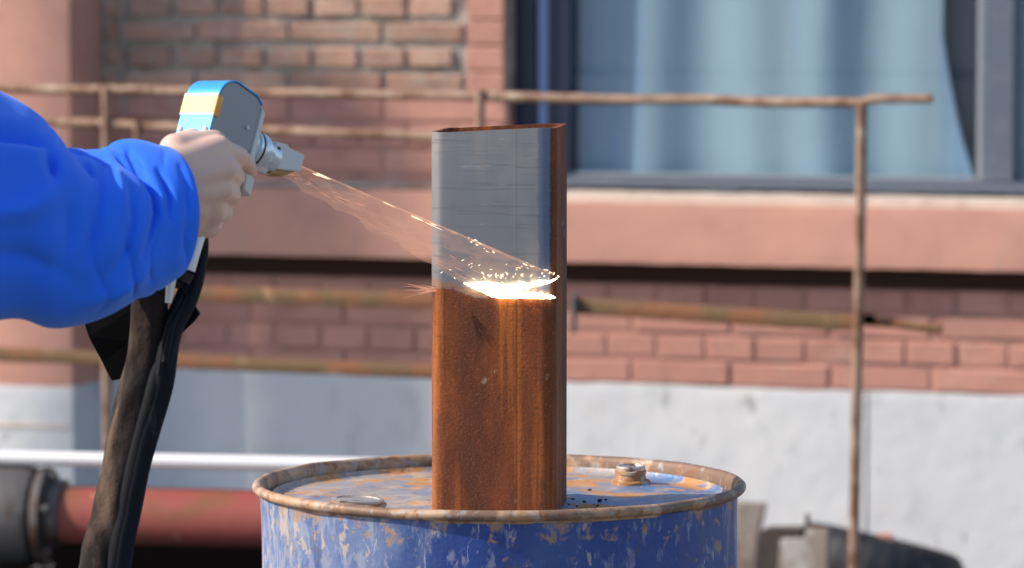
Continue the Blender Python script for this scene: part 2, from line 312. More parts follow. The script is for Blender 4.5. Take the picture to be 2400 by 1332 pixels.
def tube_bm(pts, rad, seg=16, cap=True, wob=0, flat=None):   # pts world, rad float/list
    bm = bmesh.new(); n = len(pts); pts = [Vector(p) for p in pts]
    rad = rad if hasattr(rad, '__len__') else [rad]*n; rings = []
    ref = None
    for i, p in enumerate(pts):
        t = (pts[min(i+1, n-1)]-pts[max(i-1, 0)]).normalized()
        if ref is None: ref = Vector((0, 1, 0)) if abs(t.y) < .9 else Vector((0, 0, 1))
        a = (ref - t*ref.dot(t)).normalized(); b_ = t.cross(a); ref = a
        ring = []
        for k in range(seg):
            th = 2*math.pi*k/seg; r = rad[i]
            if wob: r *= 1+wob*noise.noise(Vector((p.x*40+math.cos(th)*1.5, p.y*40+math.sin(th)*1.5, p.z*22)))
            fl = flat if flat else 1
            ring.append(bm.verts.new(p + a*math.cos(th)*r*fl + b_*math.sin(th)*r))
        rings.append(ring)
    for i in range(n-1):
        for k in range(seg): bm.faces.new((rings[i][k], rings[i][(k+1) % seg], rings[i+1][(k+1) % seg], rings[i+1][k]))
    if cap: bm.faces.new(rings[0][::-1]); bm.faces.new(rings[-1])
    bmesh.ops.recalc_face_normals(bm, faces=bm.faces); return bm
def spline(pts, n):                     # Catmull-Rom through tuples
    out = []; m = len(pts)
    for j in range(n):
        t = j/(n-1)*(m-1); i = min(int(t), m-2); f = t-i
        p0, p1, p2, p3 = (pts[max(i-1, 0)], pts[i], pts[i+1], pts[min(i+2, m-1)])
        out.append(tuple(.5*((2*b)+(-a+c)*f+(2*a-5*b+4*c-d)*f*f+(-a+3*b-3*c+d)*f**3) for a, b, c, d in zip(p0, p1, p2, p3)))
    return out
def lathe_bm(prof, seg=64):             # prof (r, z)
    bm = bmesh.new(); rings = []
    for r, z in prof:
        rings.append([bm.verts.new((0, 0, z))] if r < 1e-6 else [bm.verts.new((r*math.cos(2*math.pi*k/seg), r*math.sin(2*math.pi*k/seg), z)) for k in range(seg)])
    for a, b_ in zip(rings, rings[1:]):
        for k in range(seg):
            k2 = (k+1) % seg
            if len(a) == 1 and len(b_) > 1: bm.faces.new((a[0], b_[k], b_[k2]))
            elif len(b_) == 1 and len(a) > 1: bm.faces.new((a[k], a[k2], b_[0]))
            elif len(a) > 1: bm.faces.new((a[k], a[k2], b_[k2], b_[k]))
    bmesh.ops.recalc_face_normals(bm, faces=bm.faces); return bm
def moved(bm, mtx): bmesh.ops.transform(bm, matrix=mtx, verts=bm.verts); return bm

# ================================================================== THE SETTING
bm = bmesh.new(); bmesh.ops.create_grid(bm, x_segments=40, y_segments=40, size=900)
tag(link_bm('ground', bm, M['ground']), kind='structure')

# ================================================================== THE BUILDING
bld = empty('brick_building', WO, -WYAW)
tag(bld, 'terracotta painted brick building with white plinth, ledge and wide curtained window', 'building')
def slab(name, m, u0, u1, z0, z1, w0, w1, rough=0.0, top=None, step=.03, seed=0):
    """a wall piece from depth w0 (back) to w1 (front face); rough = unevenness of its face and edges, top(u) = top height"""
    nu = max(2, int((u1-u0)/step)); nz = max(2, int((z1-z0)/step)) if step else 2
    nu = min(nu, 140); nz = min(nz, 60)
    bm = bmesh.new(); fr = []; bk = []
    for j in range(nz+1):
        rf = []; rb = []
        for i in range(nu+1):
            u = u0+(u1-u0)*i/nu; zt = top(u) if top else z1; z = z0+(zt-z0)*j/nz
            q = Vector((u*7+seed, z*7, seed)); d = rough*noise.noise(q)+rough*.5*noise.noise(q*4)
            e = rough*noise.noise(Vector((u*14, j/nz*3, seed+9)))
            zz = z + (e if j in (0, nz) else 0)
            rf.append(bm.verts.new((u, -(w1+d-(rough*.9 if j in (0, nz) else 0)), zz))); rb.append(bm.verts.new((u, -w0, zz)))
        fr.append(rf); bk.append(rb)
    for j in range(nz):
        for i in range(nu):
            bm.faces.new((fr[j][i], fr[j][i+1], fr[j+1][i+1], fr[j+1][i])); bm.faces.new((bk[j][i+1], bk[j][i], bk[j+1][i], bk[j+1][i+1]))
    for i in range(nu):
        bm.faces.new((bk[0][i], bk[0][i+1], fr[0][i+1], fr[0][i])); bm.faces.new((fr[nz][i], fr[nz][i+1], bk[nz][i+1], bk[nz][i]))
    for j in range(nz):
        bm.faces.new((fr[j][0], fr[j+1][0], bk[j+1][0], bk[j][0])); bm.faces.new((fr[j+1][nu], fr[j][nu], bk[j][nu], bk[j+1][nu]))
    return link_bm(name, bm, m, bld, smooth=True, autos=35)

PD = .19                                     # pilaster depth
uP = Uw(166, PD)                             # pilaster's right arris
uWinL = Uw(1188); uR = 3.2; uL = -3.2; zTop = 2.6
zLedT = Zw(735, 443, .05); zLedB = Zw(735, 601, .07)
zPl = Zw(1900, 913); zPaint = Zw(735, 226)
z0row = Zw(735, 45); CO = .0622              # course height
zSill = Zw(1900, 455)
# backing wall (mortar plane), pieces butted
slab('wall_core', M['mortar'], uP, uWinL, zPaint, zTop, -.30, -.006, .0025, step=.02, seed=1)
slab('wall_core', M['paint_joint'], uP, uWinL, zLedT, zPaint, -.30, -.0045, .0015, step=.02, seed=2)
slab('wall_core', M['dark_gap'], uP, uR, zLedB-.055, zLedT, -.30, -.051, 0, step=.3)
slab('wall_core', M['paint_joint'], uP, uR, zPl-.05, zLedB-.055, -.30, -.0045, .0012, step=.02, seed=3)
slab('wall_core', M['plinth'], uP, uR, 0, zPl-.05, -.30, -.02, 0, step=.3)
# plinth with a ragged top edge, split by the crack at the right
def pl_top(u): return zPl+.004*noise.noise(Vector((u*9, 0, 0)))+.006*noise.noise(Vector((u*2.3, 3, 0)))+(.028*math.exp(-((u-uP-.14)/.07)**2))
uCr = Uw(2035)
slab('plinth', M['plinth'], uP, uCr-.003, 0, zPl, -.02, .004, .0016, top=pl_top, step=.012, seed=4)
slab('plinth', M['plinth'], uCr+.003, uR, 0, zPl, -.02, .002, .0016, top=pl_top, step=.012, seed=5)
# pilaster
slab('pilaster', M['plaster_red'], uL, uP, Zw(60, 905, PD), zTop, -.30, PD, .002, step=.02, seed=6)
slab('plinth', M['plinth'], uL, uP+.003, 0, Zw(60, 905, PD), -.30, PD+.004, .003, top=lambda u: Zw(60, 905, PD)+.005*noise.noise(Vector((u*8, 1, 1)))+.008*(u-uP)/(uL-uP), step=.015, seed=7)
slab('stain_strip', M['sill_white'], uL, uP-.012, Zw(60, 1003, PD), Zw(60, 993, PD), PD-.01, PD+.0085, .002, step=.02, seed=8)
# ledge under the window
zLedR = Zw(1900, 484, .075)
slab('ledge', M['plaster_red'], uP, uWinL, zLedB, zLedT, -.05, .075, .0018, step=.02, seed=10)
slab('ledge', M['plaster_red'], uWinL+.001, uR, zLedB, zLedR, -.05, .075, .0025, step=.02, seed=10)
slab('mortar_fillet', M['mortar'], uP, uWinL, zLedT, zLedT+.014, -.004, .03, .006, step=.015, seed=11)
slab('sill', M['sill_white'], uWinL+.002, uR, zLedR-.012, Zw(1900, 461, .055), -.04, .058, .0035, step=.015, seed=12)
# window jamb plaster strip: the strip beside the window is brick under thick paint
def brick_mesh(wd, ht, seed, chip=.0016):
    rn = random.Random(seed)
    bm = bmesh.new(); bmesh.ops.create_cube(bm, size=1)
    for v in bm.verts: v.co = Vector((v.co.x*wd, v.co.y*.06, v.co.z*ht))
    bmesh.ops.bevel(bm, geom=bm.edges[:], offset=.0035, segments=1, affect='EDGES')
    bmesh.ops.triangulate(bm, faces=bm.faces[:])
    for v in bm.verts:
        v.co += Vector((rn.uniform(-1, 1)*chip, rn.uniform(-.6, .6)*chip, rn.uniform(-1, 1)*chip))
    me = bpy.data.meshes.new('brick'); bm.to_mesh(me); bm.free(); return me
BM_ = {}
def brick(u0, u1, z0, z1, m, proud=.004, chip=.002):
    wd = round((u1-u0)/.005)*.005; ht = round((z1-z0)/.002)*.002; k = (wd, ht, m.name, random.randrange(5))
    if k not in BM_: BM_[k] = brick_mesh(wd, ht, hash(k[:2]) % 999 + k[3], chip); BM_[k].materials.append(m)
    o = bpy.data.objects.new('brick', BM_[k]); COL.objects.link(o); o.parent = bld
    o.location = ((u0+u1)/2, .03-proud-.0005*random.random(), (z0+z1)/2); o.rotation_euler = (random.uniform(-.012, .012), random.uniform(-.008, .008), random.uniform(-.01, .01))
HD = .1225; J = .0115
# exposed courses at top: English bond
uH = Uw(735); uS = Uw(680); uA = Uw(297); uB = Uw(1090)
for k in range(-5, 3):
    zc = z0row + k*CO; zb = zc+J*.6; zt = zc+CO-J*.6                # course above joint zc
    if zb < zPaint-.005: continue
    hdr = (k % 2 == 0)
    pitch = HD if hdr else HD*2; ph = uH if hdr else uS
    n0 = math.floor((uA-ph)/pitch)
    while ph+n0*pitch < uB-.02:
        a = max(ph+n0*pitch+J/2, uA); c = min(ph+(n0+1)*pitch-J/2, uB-.004); n0 += 1
        if c-a > .035:
            jit = random.uniform(-.002, .002)
            brick(a+jit, c-jit*.5-random.uniform(0, .003), zb+random.uniform(0, .003), zt-random.uniform(0, .004), M['raw_brick'], random.uniform(.001, .006), .0028)
    brick(Uw(244), Uw(284)+random.uniform(-.02, .004), zb, zt-.004, M['raw_brick'], .001, .003)
    brick(uB+.006, uWinL-.004, zc+.002, zc+CO-.003, M['paint_brick'], .006, .001)
# mortar smear down the toothing
slab('mortar_fillet', M['mortar'], Uw(286), Uw(299), zPaint-.05, zTop-1.0, -.006, .004, .005, step=.012, seed=14)
# painted courses between the exposed brick and the ledge
for k in range(-9, 2):
    zc = zPaint - (k+10)*CO if False else zPaint-CO*(k+9)-CO
    if zc < zLedT-.02: break
    zb = zc+J*.35; zt = zc+CO-J*.35; hdr = (k % 2 == 0); pitch = HD if hdr else HD*2; ph = (uH if hdr else uS)
    n0 = math.floor((uP-ph)/pitch)
    while ph+n0*pitch < uWinL-.02:
        a = max(ph+n0*pitch+.004, Uw(236)); c = min(ph+(n0+1)*pitch-.004, uWinL-.004); n0 += 1
        if c-a > .035: brick(a, c, max(zb, zLedT+.002), zt, M['paint_brick'], random.uniform(-.001, .003), .0012)
# courses between the ledge and the plinth
uH2 = Uw(1424); uS2 = Uw(1483); zc = zPl; k = 0
while zc < zLedB-.06:
    hdr = (k % 2 == 1); pitch = HD if hdr else HD*2; ph = uH2 if hdr else uS2
    zt = min(zc+CO-.004, zLedB-.057); n0 = math.floor((uP-ph)/pitch)
    while ph+n0*pitch < 2.35:
        a = max(ph+n0*pitch+.004, uP+.002); c = ph+(n0+1)*pitch-.004; n0 += 1
        if c-a > .03: brick(a, c-random.uniform(0, .002), zc+.004, zt-random.uniform(0, .002), M['paint_brick'], random.uniform(-.002, .0022), .002)
    zc += CO; k += 1
# window: frame set back in the opening, two panes
WD = -.06
wf = empty('window', (0, 0, 0)); wf.parent = bld
def wbox(name, m, a, c, z0, z1, w0, w1, par=wf, bev=.003):
    return link_bm(name, box_bm(a, c, -w1, -w0, z0, z1, bev), m, par)
uf = [Uw(x, WD) for x in (1204, 1256, 1284, 1338, 2300, 2374)]
zf0 = zSill+.004; zf1 = Zw(1900, 419, WD); zfT = 2.45
link_bm('reveal', box_bm(uWinL-.001, uf[0]-.001, .002, .30, zSill, zTop, 0), M['concrete'], wf)
wbox('frame', M['win_navy'], uf[0], uf[1]-.001, zf0, zfT, WD-.06, WD)
wbox('frame', M['win_edge'], uf[1], uf[2]-.001, zf0, zfT, WD-.06, WD-.012)
wbox('frame', M['win_navy'], uf[2], uf[3], zf1, zfT, WD-.06, WD+.004)
wbox('frame', M['win_frame'], uf[2], uR, zf0, zf1-.001, WD-.06, WD+.006)
wbox('frame', M['win_frame'], uf[4]+.001, uf[5], zf1, zfT, WD-.06, WD+.004)
wbox('frame', M['bead'], uf[4]-.014, uf[4], zf1, zfT, WD-.05, WD-.006, bev=.002)
wbox('frame', M['bead'], uf[3], uf[4]-.016, zf1, zf1+.006, WD-.05, WD-.004, bev=.001)
wbox('frame', M['win_frame'], uf[0], uR, zfT, zTop, WD-.06, WD)
wbox('pane', M['pane'], uf[3], uf[4]-.015, zf1+.007, zfT, WD-.034, WD-.030, bev=0)
wbox('pane', M['pane'], uf[5], uR, zf1+.001, zfT, WD-.034, WD-.030, bev=0)
# dark room behind the window
rm = bmesh.new(); a = box_bm(uWinL-.4, uR, .45, 1.6, zSill-.2, zTop)
link_bm('room', a, M['room'], bld)
# curtains hanging inside
def curtain(a, c, lab, seed, edge=None, yc=.135, m='curtain'):
    bm = bmesh.new(); nu = 220; nz = 26; g = []
    z0 = zSill-.05; z1 = zfT
    for j in range(nz+1):
        row = []; z = z0+(z1-z0)*j/nz
        for i in range(nu+1):
            t = i/nu; c2 = c-(edge(z) if edge else 0); u = a+(c2-a)*t
            f = .010*math.sin(u*29+seed+1.4*noise.noise(Vector((u*2.2, seed, z*.5))))+.016*math.sin(u*13+2*seed)+.006*noise.noise(Vector((u*9, z*1.2, seed)))
            row.append(bm.verts.new((u, yc+f, z)))
        g.append(row)
    for j in range(nz):
        for i in range(nu): bm.faces.new((g[j][i], g[j][i+1], g[j+1][i+1], g[j+1][i]))
    o = link_bm('curtain', bm, M[m], None, smooth=True)
    sm = o.modifiers.new('thick', 'SOLIDIFY'); sm.thickness = .003
    o.location = WO; o.rotation_euler = (0, 0, -WYAW); tag(o, lab, 'curtain'); return o
zb_ = Zw(2270, 400, -.25)
curtain(Uw(1322, -.13), Uw(2300, -.13), 'long pale blue curtain hanging in folds behind the wide window pane', 1.0,
        edge=lambda z: .012+.085*min(1, max(0, (z-zb_)/.32))**.6 + (0 if z > zb_ else 0))
curtain(Uw(2362, -.13), uR-.1, 'second blue curtain, behind the narrow pane at the right edge of the photo', 3.0)

curtain(Uw(2150, -.2), Uw(2345, -.2), 'dark slate inner curtain showing in the gap beside the pale blue one', 5.0, yc=.20, m='curtain_dark')

# ================================================================== ADDED SHADE POLE (unseen; put in to cast soft shade on the wall)
tgt = WO+WU*Uw(800); hd = Vector((sdir.x, sdir.y, 0)).normalized(); pp = tgt+hd*11
PH = 1.13+11*math.tan(R(SUN_EL))
pole = link_bm('shade_pole', lathe_bm([(0, 0), (.17, 0), (.165, 1), (.145, 6), (.135, PH), (0, PH)], 24), M['concrete'], None, smooth=True, autos=40)
pole.location = (pp.x, pp.y, 0); tag(pole, 'tall grey pole added out of view at the left to cast soft shade on the wall', 'added shade caster')

# ================================================================== RAILING
def Dr(px): return 1/(1/10.2+(px/2030)*(1/9.33-1/10.2))
def RP(px, py, dd=0): return P(px, py, Dr(px)+dd)
rl = empty('iron_railing', Vector((RP(1000, 800).x, RP(1000, 800).y, 0)))
tag(rl, 'thin rusty tube railing with ochre lower bars standing before the brick wall', 'railing')
def part_tube(name, m, pts, r, par, seg=14, wob=0.0, cat=None, n=None):
    if n: pts = [Vector(q) for q in spline([tuple(p) for p in pts], n)]
    bm = tube_bm(pts, r, seg, wob=wob); moved(bm, Matrix.Translation(-par.matrix_world.translation) if par and par.parent is None else Matrix())
    return link_bm(name, bm, m, par, smooth=True, autos=40)
def rail_line(x0, y0, x1, y1, n=24, sag=2.0, dd=0):
    return [RP(x0+(x1-x0)*i/n, y0+(y1-y0)*i/n+sag*math.sin(i*.9)*.5+sag*noise.noise(Vector((i*.37, x0, y0))), dd) for i in range(n+1)]
bpy.context.view_layer.update()
part_tube('rail', M['rail'], rail_line(-420, 200, 2028, 242, 40), .0108, rl, wob=.15)
part_tube('rail', M['rail'], rail_line(-420, 266, 1128, 325, 30, dd=.0), .0108, rl, wob=.15)
part_tube('rail', M['rail'], [RP(2012, 247), RP(2024, 240), RP(2040, 233), RP(2070, 232), RP(2120, 232), RP(2184, 232)], .0095, rl, wob=.1)
def post(x0, y0, x1, lean_y=1300, r=.0105):
    a = RP(x0, y0, -.012); b = RP(x1, lean_y, -.012); d = (b-a); t = (a.z)/(a.z-b.z)
    e = a+d*t; part_tube('post', M['rail'], [a+(e-a)*i/20 for i in range(21)], r, rl, wob=.12)
post(2021, 240, 2001, r=.0115); post(1126, 212, 1122); post(248, 205, 252)
part_tube('post', M['rail'], [RP(322, 285, -.01), RP(322, 690, -.01)], .009, rl)
def flatbar(x0, y0, x1, y1, h, name='bar', dep=.014, dd=.02, n=30):
    bm = bmesh.new(); rings = []
    for i in range(n+1):
        t = i/n; p = RP(x0+(x1-x0)*t, y0+(y1-y0)*t, dd)
        hh = h/2*(1+.10*noise.noise(Vector((i*.6, x0, 1)))); p.z += .002*noise.noise(Vector((i*.5, 3, x0)))
        nrm = Vector((WN.x, WN.y, 0))
        rings.append([bm.verts.new(p+nrm*s*dep/2+Vector((0, 0, q*hh))) for s, q in ((1, -.7), (1, .7), (.5, 1), (-.5, 1), (-1, .7), (-1, -.7), (-.5, -1), (.5, -1))])
    for a, b_ in zip(rings, rings[1:]):
        for k in range(8): bm.faces.new((a[k], a[(k+1) % 8], b_[(k+1) % 8], b_[k]))
    bm.faces.new(rings[0]); bm.faces.new(rings[-1][::-1]); bmesh.ops.recalc_face_normals(bm, faces=bm.faces)
    moved(bm, Matrix.Translation(-rl.location)); return link_bm(name, bm, M['bar'], rl, smooth=True, autos=50)
flatbar(246, 682, 1290, 713, .036); flatbar(1340, 716, 2006, 758, .036)
flatbar(-300, 818, 1128, 876, .033)
part_tube('bar', M['bar'], [RP(2004, 750, .03), RP(2100, 758, .03), RP(2205, 772, .03)], .0105, rl, wob=.1)
part_tube('black_stub', M['near_black'], [RP(2006, 747, .0), RP(2048, 749, .02)], .010, rl)  # short black piece where the bar meets the right post
link_bm('bracket', moved(box_bm(-.006, .006, -.02, .02, -.042, .042, .003), Matrix.Translation(RP(1345, 735, .01)-rl.location)), M['grey_iron'], rl)

# ================================================================== LOW PIPES AT THE LEFT
pdir = Vector((math.cos(R(10)), -math.sin(R(10)), 0))
pc = P(300, 1216, 8.6); PR = .062
def cyl_between(name, m, a, b_, r, par, seg=40, prof=None):
    d = b_-a; q = Vector((0, 0, 1)).rotation_difference(d.normalized()).to_matrix().to_4x4(); L = d.length
    prof = prof or [(0, 0), (r-.002, 0), (r, .002), (r, L-.002), (r-.002, L), (0, L)]
    bm = lathe_bm(prof, seg); moved(bm, Matrix.Translation(a-(par.location if par else Vector()))@q)
    return link_bm(name, bm, m, par, smooth=True, autos=40)
rp = empty('red_pipe', Vector((pc.x, pc.y, pc.z-PR)))
tag(rp, 'thick red oxide steel pipe with grey iron flanges lying low behind the drum', 'pipe')
cyl_between('tube', M['red_pipe'], pc-pdir*.17, pc+pdir*.95, PR, rp)
def flange(c):
    cyl_between('flange', M['grey_iron'], c-pdir*.15, c-pdir*.035, .105, rp, prof=[(0, 0), (.09, 0), (.103, .012), (.103, .09), (.096, .11), (.075, .115), (0, .115)])
    cyl_between('flange', M['grey_iron'], c-pdir*.03, c-pdir*.012, .098, rp)
    cyl_between('flange', M['grey_iron'], c-pdir*.010, c+pdir*.016, .072, rp)
    for k in range(6):
        an = k*math.pi/3+.3; s = Vector((0, 0, 1))*math.sin(an)+pdir.cross(Vector((0, 0, 1)))*math.cos(an)
        cyl_between('bolt', M['grey_iron'], c+s*.086-pdir*.012, c+s*.086+pdir*.008, .009, rp, seg=6)
flange(pc-pdir*.145); flange(pc+pdir*.62)
wz = pc.z+.103+.0145
wpp = [Vector((0, 0, 0))]*2
wa = pc-pdir*.75; wb = pc+pdir*.72
wt = part_tube('white_pipe', M['white_pipe'], [Vector((wa.x+(wb.x-wa.x)*i/12, wa.y+(wb.y-wa.y)*i/12-.02, wz)) for i in range(13)], .0142, None)
tag(wt, 'slim bright white plastic pipe resting across the flanges of the red pipe', 'pipe')
tr = link_bm('shade_block', prism_bm([(-.75, 0), (1.05, 0), (1.05, pc.z-.107), (.99, pc.z-.107), (.97, pc.z-.13), (-.67, pc.z-.13), (-.69, pc.z-.107), (-.75, pc.z-.107)], -.12, .20, .004), M['near_black'])  # added block, its black stands in for the deep shade under the pipe
tr.location = (pc.x, pc.y, 0); tr.rotation_euler = (0, 0, -R(10)); tag(tr, 'low near-black block painting the deep shade beneath the red pipe', 'painted shade')
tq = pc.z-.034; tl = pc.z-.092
link_bm('shade_plate', prism_bm([(-.75, 0), (1.05, 0), (1.05, tl), (.68, tl), (.66, tl), (.44, tl), (.42, tq), (-.10, tq), (-.12, tl), (-.75, tl)], -.137, -.1215, .002), M['near_black'], tr)  # black plate painting the shade over the pipe's underside
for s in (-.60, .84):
    q = pc+pdir*s; o = link_bm('saddle_block', box_bm(-.04, .04, -.09, .09, 0, .045, .004), M['near_black']); o.location = (q.x, q.y, pc.z-.13); o.rotation_euler = (0, 0, -R(10))
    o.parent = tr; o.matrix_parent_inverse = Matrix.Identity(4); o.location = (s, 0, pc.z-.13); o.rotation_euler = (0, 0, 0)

# ================================================================== RUBBLE AT THE RIGHT
def lump(name, m, poly_px, D, dep, lab, cat, bev=.0015, rough=.0012, yaw=0):
    pts = [P(x, y, D) for x, y in poly_px]; c = sum(pts, Vector())/len(pts)
    bm = prism_bm([(p.x-c.x, p.z-c.z) for p in pts], 0, dep, bev)
    bmesh.ops.subdivide_edges(bm, edges=[e for e in bm.edges if e.calc_length() > .05], cuts=3, use_grid_fill=True)
    for v in bm.verts: v.co += noise.noise_vector(v.co*18+c)*rough
    o = link_bm(name, bm, m, None, smooth=True, autos=35); o.location = c; o.rotation_euler = (0, 0, yaw)
    if lab: tag(o, lab, cat)
    return o
lump('concrete_slab', M['concrete'], [(1690, 1620), (1690, 1180), (1792, 1184), (1776, 1262), (1740, 1620)], 10.1, .05, 'pinkish concrete slab leaning upright just beside the drum', 'slab', yaw=-.2)
lump('dark_plank', M['dark_board'], [(1752, 1560), (1782, 1247), (1800, 1240), (1880, 1238), (1874, 1560)], 9.75, .05, 'dark wet plank standing between the concrete slab and stained board', 'plank', yaw=-.2)
lump('stained_board', M['dirty_board'], [(1808, 1560), (1826, 1268), (1884, 1266), (1888, 1240), (1940, 1242), (1934, 1560)], 9.6, .035, 'mud stained pale board with rusty top edge beside the black tyre', 'board', yaw=-.25)
part_tube('iron_stake', M['rail'], [P(1892, 1205, 9.8), P(1896, 1260, 9.8), P(1898, 1560, 9.8)], .006, None)
tag(bpy.data.objects['iron_stake'], 'short thin iron stake poking up behind the stained board', 'stake')
# half-buried worn tyre
ty = bmesh.new(); RT = .20; rt = .066; c = P(2062, 1350, 9.75); nu, nv = 120, 20; g = []
for i in range(nu):
    a = 2*math.pi*i/nu; row = []
    for j in range(nv):
        b_ = 2*math.pi*j/nv; rr = rt*(1-.045*(1 if (i % 4 == 0 and abs(math.cos(b_)) > .2) or j in (2, 18) else 0)); q = RT-rt+rr*math.copysign(abs(math.cos(b_))**.75, math.cos(b_))
        row.append(ty.verts.new((q*math.cos(a), q*math.sin(a), rr*1.0*math.copysign(abs(math.sin(b_))**.75, math.sin(b_)))))
    g.append(row)
for i in range(nu):
    for j in range(nv): ty.faces.new((g[i][j], g[i][(j+1) % nv], g[(i+1) % nu][(j+1) % nv], g[(i+1) % nu][j]))
bmesh.ops.recalc_face_normals(ty, faces=ty.faces)
t = link_bm('old_tyre', ty, M['rubber'], None, smooth=True, autos=40); t.rotation_euler = (R(-5), R(13), 0); t.location = (P(2056, 1400, 9.85).x, P(2056, 1400, 9.85).y, .14)
tag(t, 'worn black tyre lying flat on the ground behind the right railing post', 'tyre')
lump('broken_brick', M['plaster_red'], [(2066, 1330), (2064, 1255), (2096, 1257), (2098, 1330)], 9.95, .05, 'small broken brick lying on the black tyre', 'brick', .003, .003)

# ================================================================== THE DRUM
DX = P(1170, 1148, 5.3).x; RIMZ = .88; RO = .298
dr = empty('oil_drum', (DX, 0, 0)); tag(dr, 'rusty rimmed blue steel drum carrying the upright square tube', 'drum')
prof = [(0, .02), (.275, .02), (.283, .004)]
prof += [(.288, z) for z in (.02, .27)] + [(.288+.010*math.sin(math.pi*t/8), .27+.035*t/8) for t in range(1, 9)]
prof += [(.288, .56)] + [(.288+.010*math.sin(math.pi*t/8), .56+.035*t/8) for t in range(1, 9)]
prof += [(.2875, .72+.02*i) for i in range(7)]+[(.2885, .8665)]
bmd = lathe_bm(prof, 160)
for v in bmd.verts:                     # dents in the shell
    r = math.hypot(v.co.x, v.co.y)
    if r > .28 and v.co.z > .05:
        a = math.atan2(v.co.y, v.co.x); d = .0035*noise.noise(Vector((math.cos(a)*5, math.sin(a)*5, v.co.z*6)))
        d -= .007*math.exp(-((a+.28)/.05)**2-((v.co.z-.75)/.10)**2)
        v.co.x *= 1+d/r; v.co.y *= 1+d/r
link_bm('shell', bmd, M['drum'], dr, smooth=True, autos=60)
rr = .0062
prof = [(RO-rr+rr*math.cos(t), RIMZ-rr+rr*math.sin(t)) for t in [math.pi*(-.55+1.5*k/12) for k in range(13)]]
prof += [(RO-2*rr-.001, RIMZ-rr-.002), (RO-2*rr-.002, .8585)]
prof = [(.2885, .8640), (.2890, .8665)]+prof
bmr = lathe_bm(prof, 192)
for v in bmr.verts:
    a = math.atan2(v.co.y, v.co.x); d = .0016*noise.noise(Vector((math.cos(a)*4, math.sin(a)*4, 0))); v.co.z += d*.8; v.co.x *= 1+d; v.co.y *= 1+d
link_bm('rim', bmr, M['rim'], dr, smooth=True, autos=70)
ZL = .860
prof = [(.2745, .866), (.272, ZL+.001), (.262, ZL-.001), (.250, ZL)]+[(.25-.25*i/24, ZL+.0015*math.sin(i*.5)) for i in range(1, 24)]+[(0, ZL)]
bml = lathe_bm(prof, 160)
for v in bml.verts:
    r = math.hypot(v.co.x, v.co.y)
    if r < .262: v.co.z += .0022*noise.noise(Vector((v.co.x*7, v.co.y*7, 0)))+.0008*noise.noise(Vector((v.co.x*22, v.co.y*22, 2)))
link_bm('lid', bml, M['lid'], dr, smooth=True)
def on_lid(px, py, z=ZL):
    d = ray(px, py); t = (z-CAM.z)/d.z; return CAM+d*t
def bung(px, py, r, h, capm, tilt=0):
    q = on_lid(px, py)-dr.location; q.z = ZL
    o = link_bm('bung', lathe_bm([(r*1.0+.006, -.002), (r*1.0+.0055, .004), (r*1.03, .006), (r*1.0, h*.6), (r*1.05, h*.62), (r*1.05, h*.8), (r*.9, h*.85), (0, h*.85)], 40), M['bung_rust'], dr, smooth=True, autos=40)
    for v in o.data.vertices: v.co += noise.noise_vector(v.co*90)*.0012
    o.location = q; o.rotation_euler = (tilt, 0, 0)
    c = link_bm('cap', lathe_bm([(r*.95, h*.7), (r*.97, h), (r*.9, h*1.06), (r*.8, h*1.06), (r*.76, h*.98), (r*.2, h*.98), (0, h*.98)], 40), capm, o, smooth=True, autos=35)
    return o
bung(1478, 1134, .0185, .0215, M['bung_steel'], .05)
b2 = bung(842, 1196, .032, .0180, M['bung_steel'], 0)
b2.location.x = P(838, 1181, 5.135).x-DX; b2.location.y = -.170; b2.rotation_euler = (0, R(2.5), 0)

# black slag grains beside the tube
gp = [(1342, 1170, 7), (1370, 1174, 5), (1406, 1171, 6), (1400, 1182, 4.5), (1420, 1168, 4), (1334, 1180, 3), (1352, 1183, 2.5), (1382, 1146, 5), (1392, 1180, 2.5), (1438, 1186, 2.5), (1326, 1172, 4)]
for i, (x, y, s) in enumerate(gp):
    bm = bmesh.new(); bmesh.ops.create_icosphere(bm, subdivisions=2, radius=s/1950*1.0)
    for v in bm.verts: v.co += noise.noise_vector(v.co*400+Vector((i*7, 0, 0)))*.0012; v.co.z *= .55
    o = link_bm('slag_grain', bm, M['slag'], None, smooth=True); q = on_lid(x, y+4); o.location = (q.x, q.y, ZL+s/1950*.35)
    tag(o, 'tiny black slag grain scattered on the drum lid right of the tube', 'slag', 'black slag grains on the drum lid')

# ================================================================== THE SQUARE TUBE
TW = .1475; TR = R(-6.5); rc = .017; TD = 5.128; th = .005
tcx = (P(1022, 1197, TD+.03).x+P(1321, 1197, TD+.03).x)/2
TH = (P(1160, 306, TD).z-ZL-.002)
bm = bmesh.new()
def sq(hw, r, n=6):
    out = []
    for cx, cy, a0 in ((hw-r, -hw+r, -90), (hw-r, hw-r, 0), (-hw+r, hw-r, 90), (-hw+r, -hw+r, 180)):
        for k in range(n+1):
            a = R(a0+90*k/n); out.append((cx+r*math.cos(a), cy+r*math.sin(a)))
    return out
so_, si_ = sq(TW/2, rc), sq(TW/2-th, rc-th+.001)
ztop = lambda x, y: TH + .0085*(x/(TW/2))*.5 + .0015*math.sin(x*60)
ring = lambda pts, zf: [bm.verts.new((x, y, zf(x, y))) for x, y in pts]
levels = [lambda x, y, t=t: t*ztop(x, y) for t in [i/12 for i in range(13)]]
Ro = [ring(so_, L) for L in levels]; Ri = [ring(si_, L) for L in levels]; n = len(so_)
for a, b_ in zip(Ro, Ro[1:]):
    for k in range(n): bm.faces.new((a[k], a[(k+1) % n], b_[(k+1) % n], b_[k]))
for a, b_ in zip(Ri, Ri[1:]):
    for k in range(n): bm.faces.new((a[(k+1) % n], a[k], b_[k], b_[(k+1) % n]))
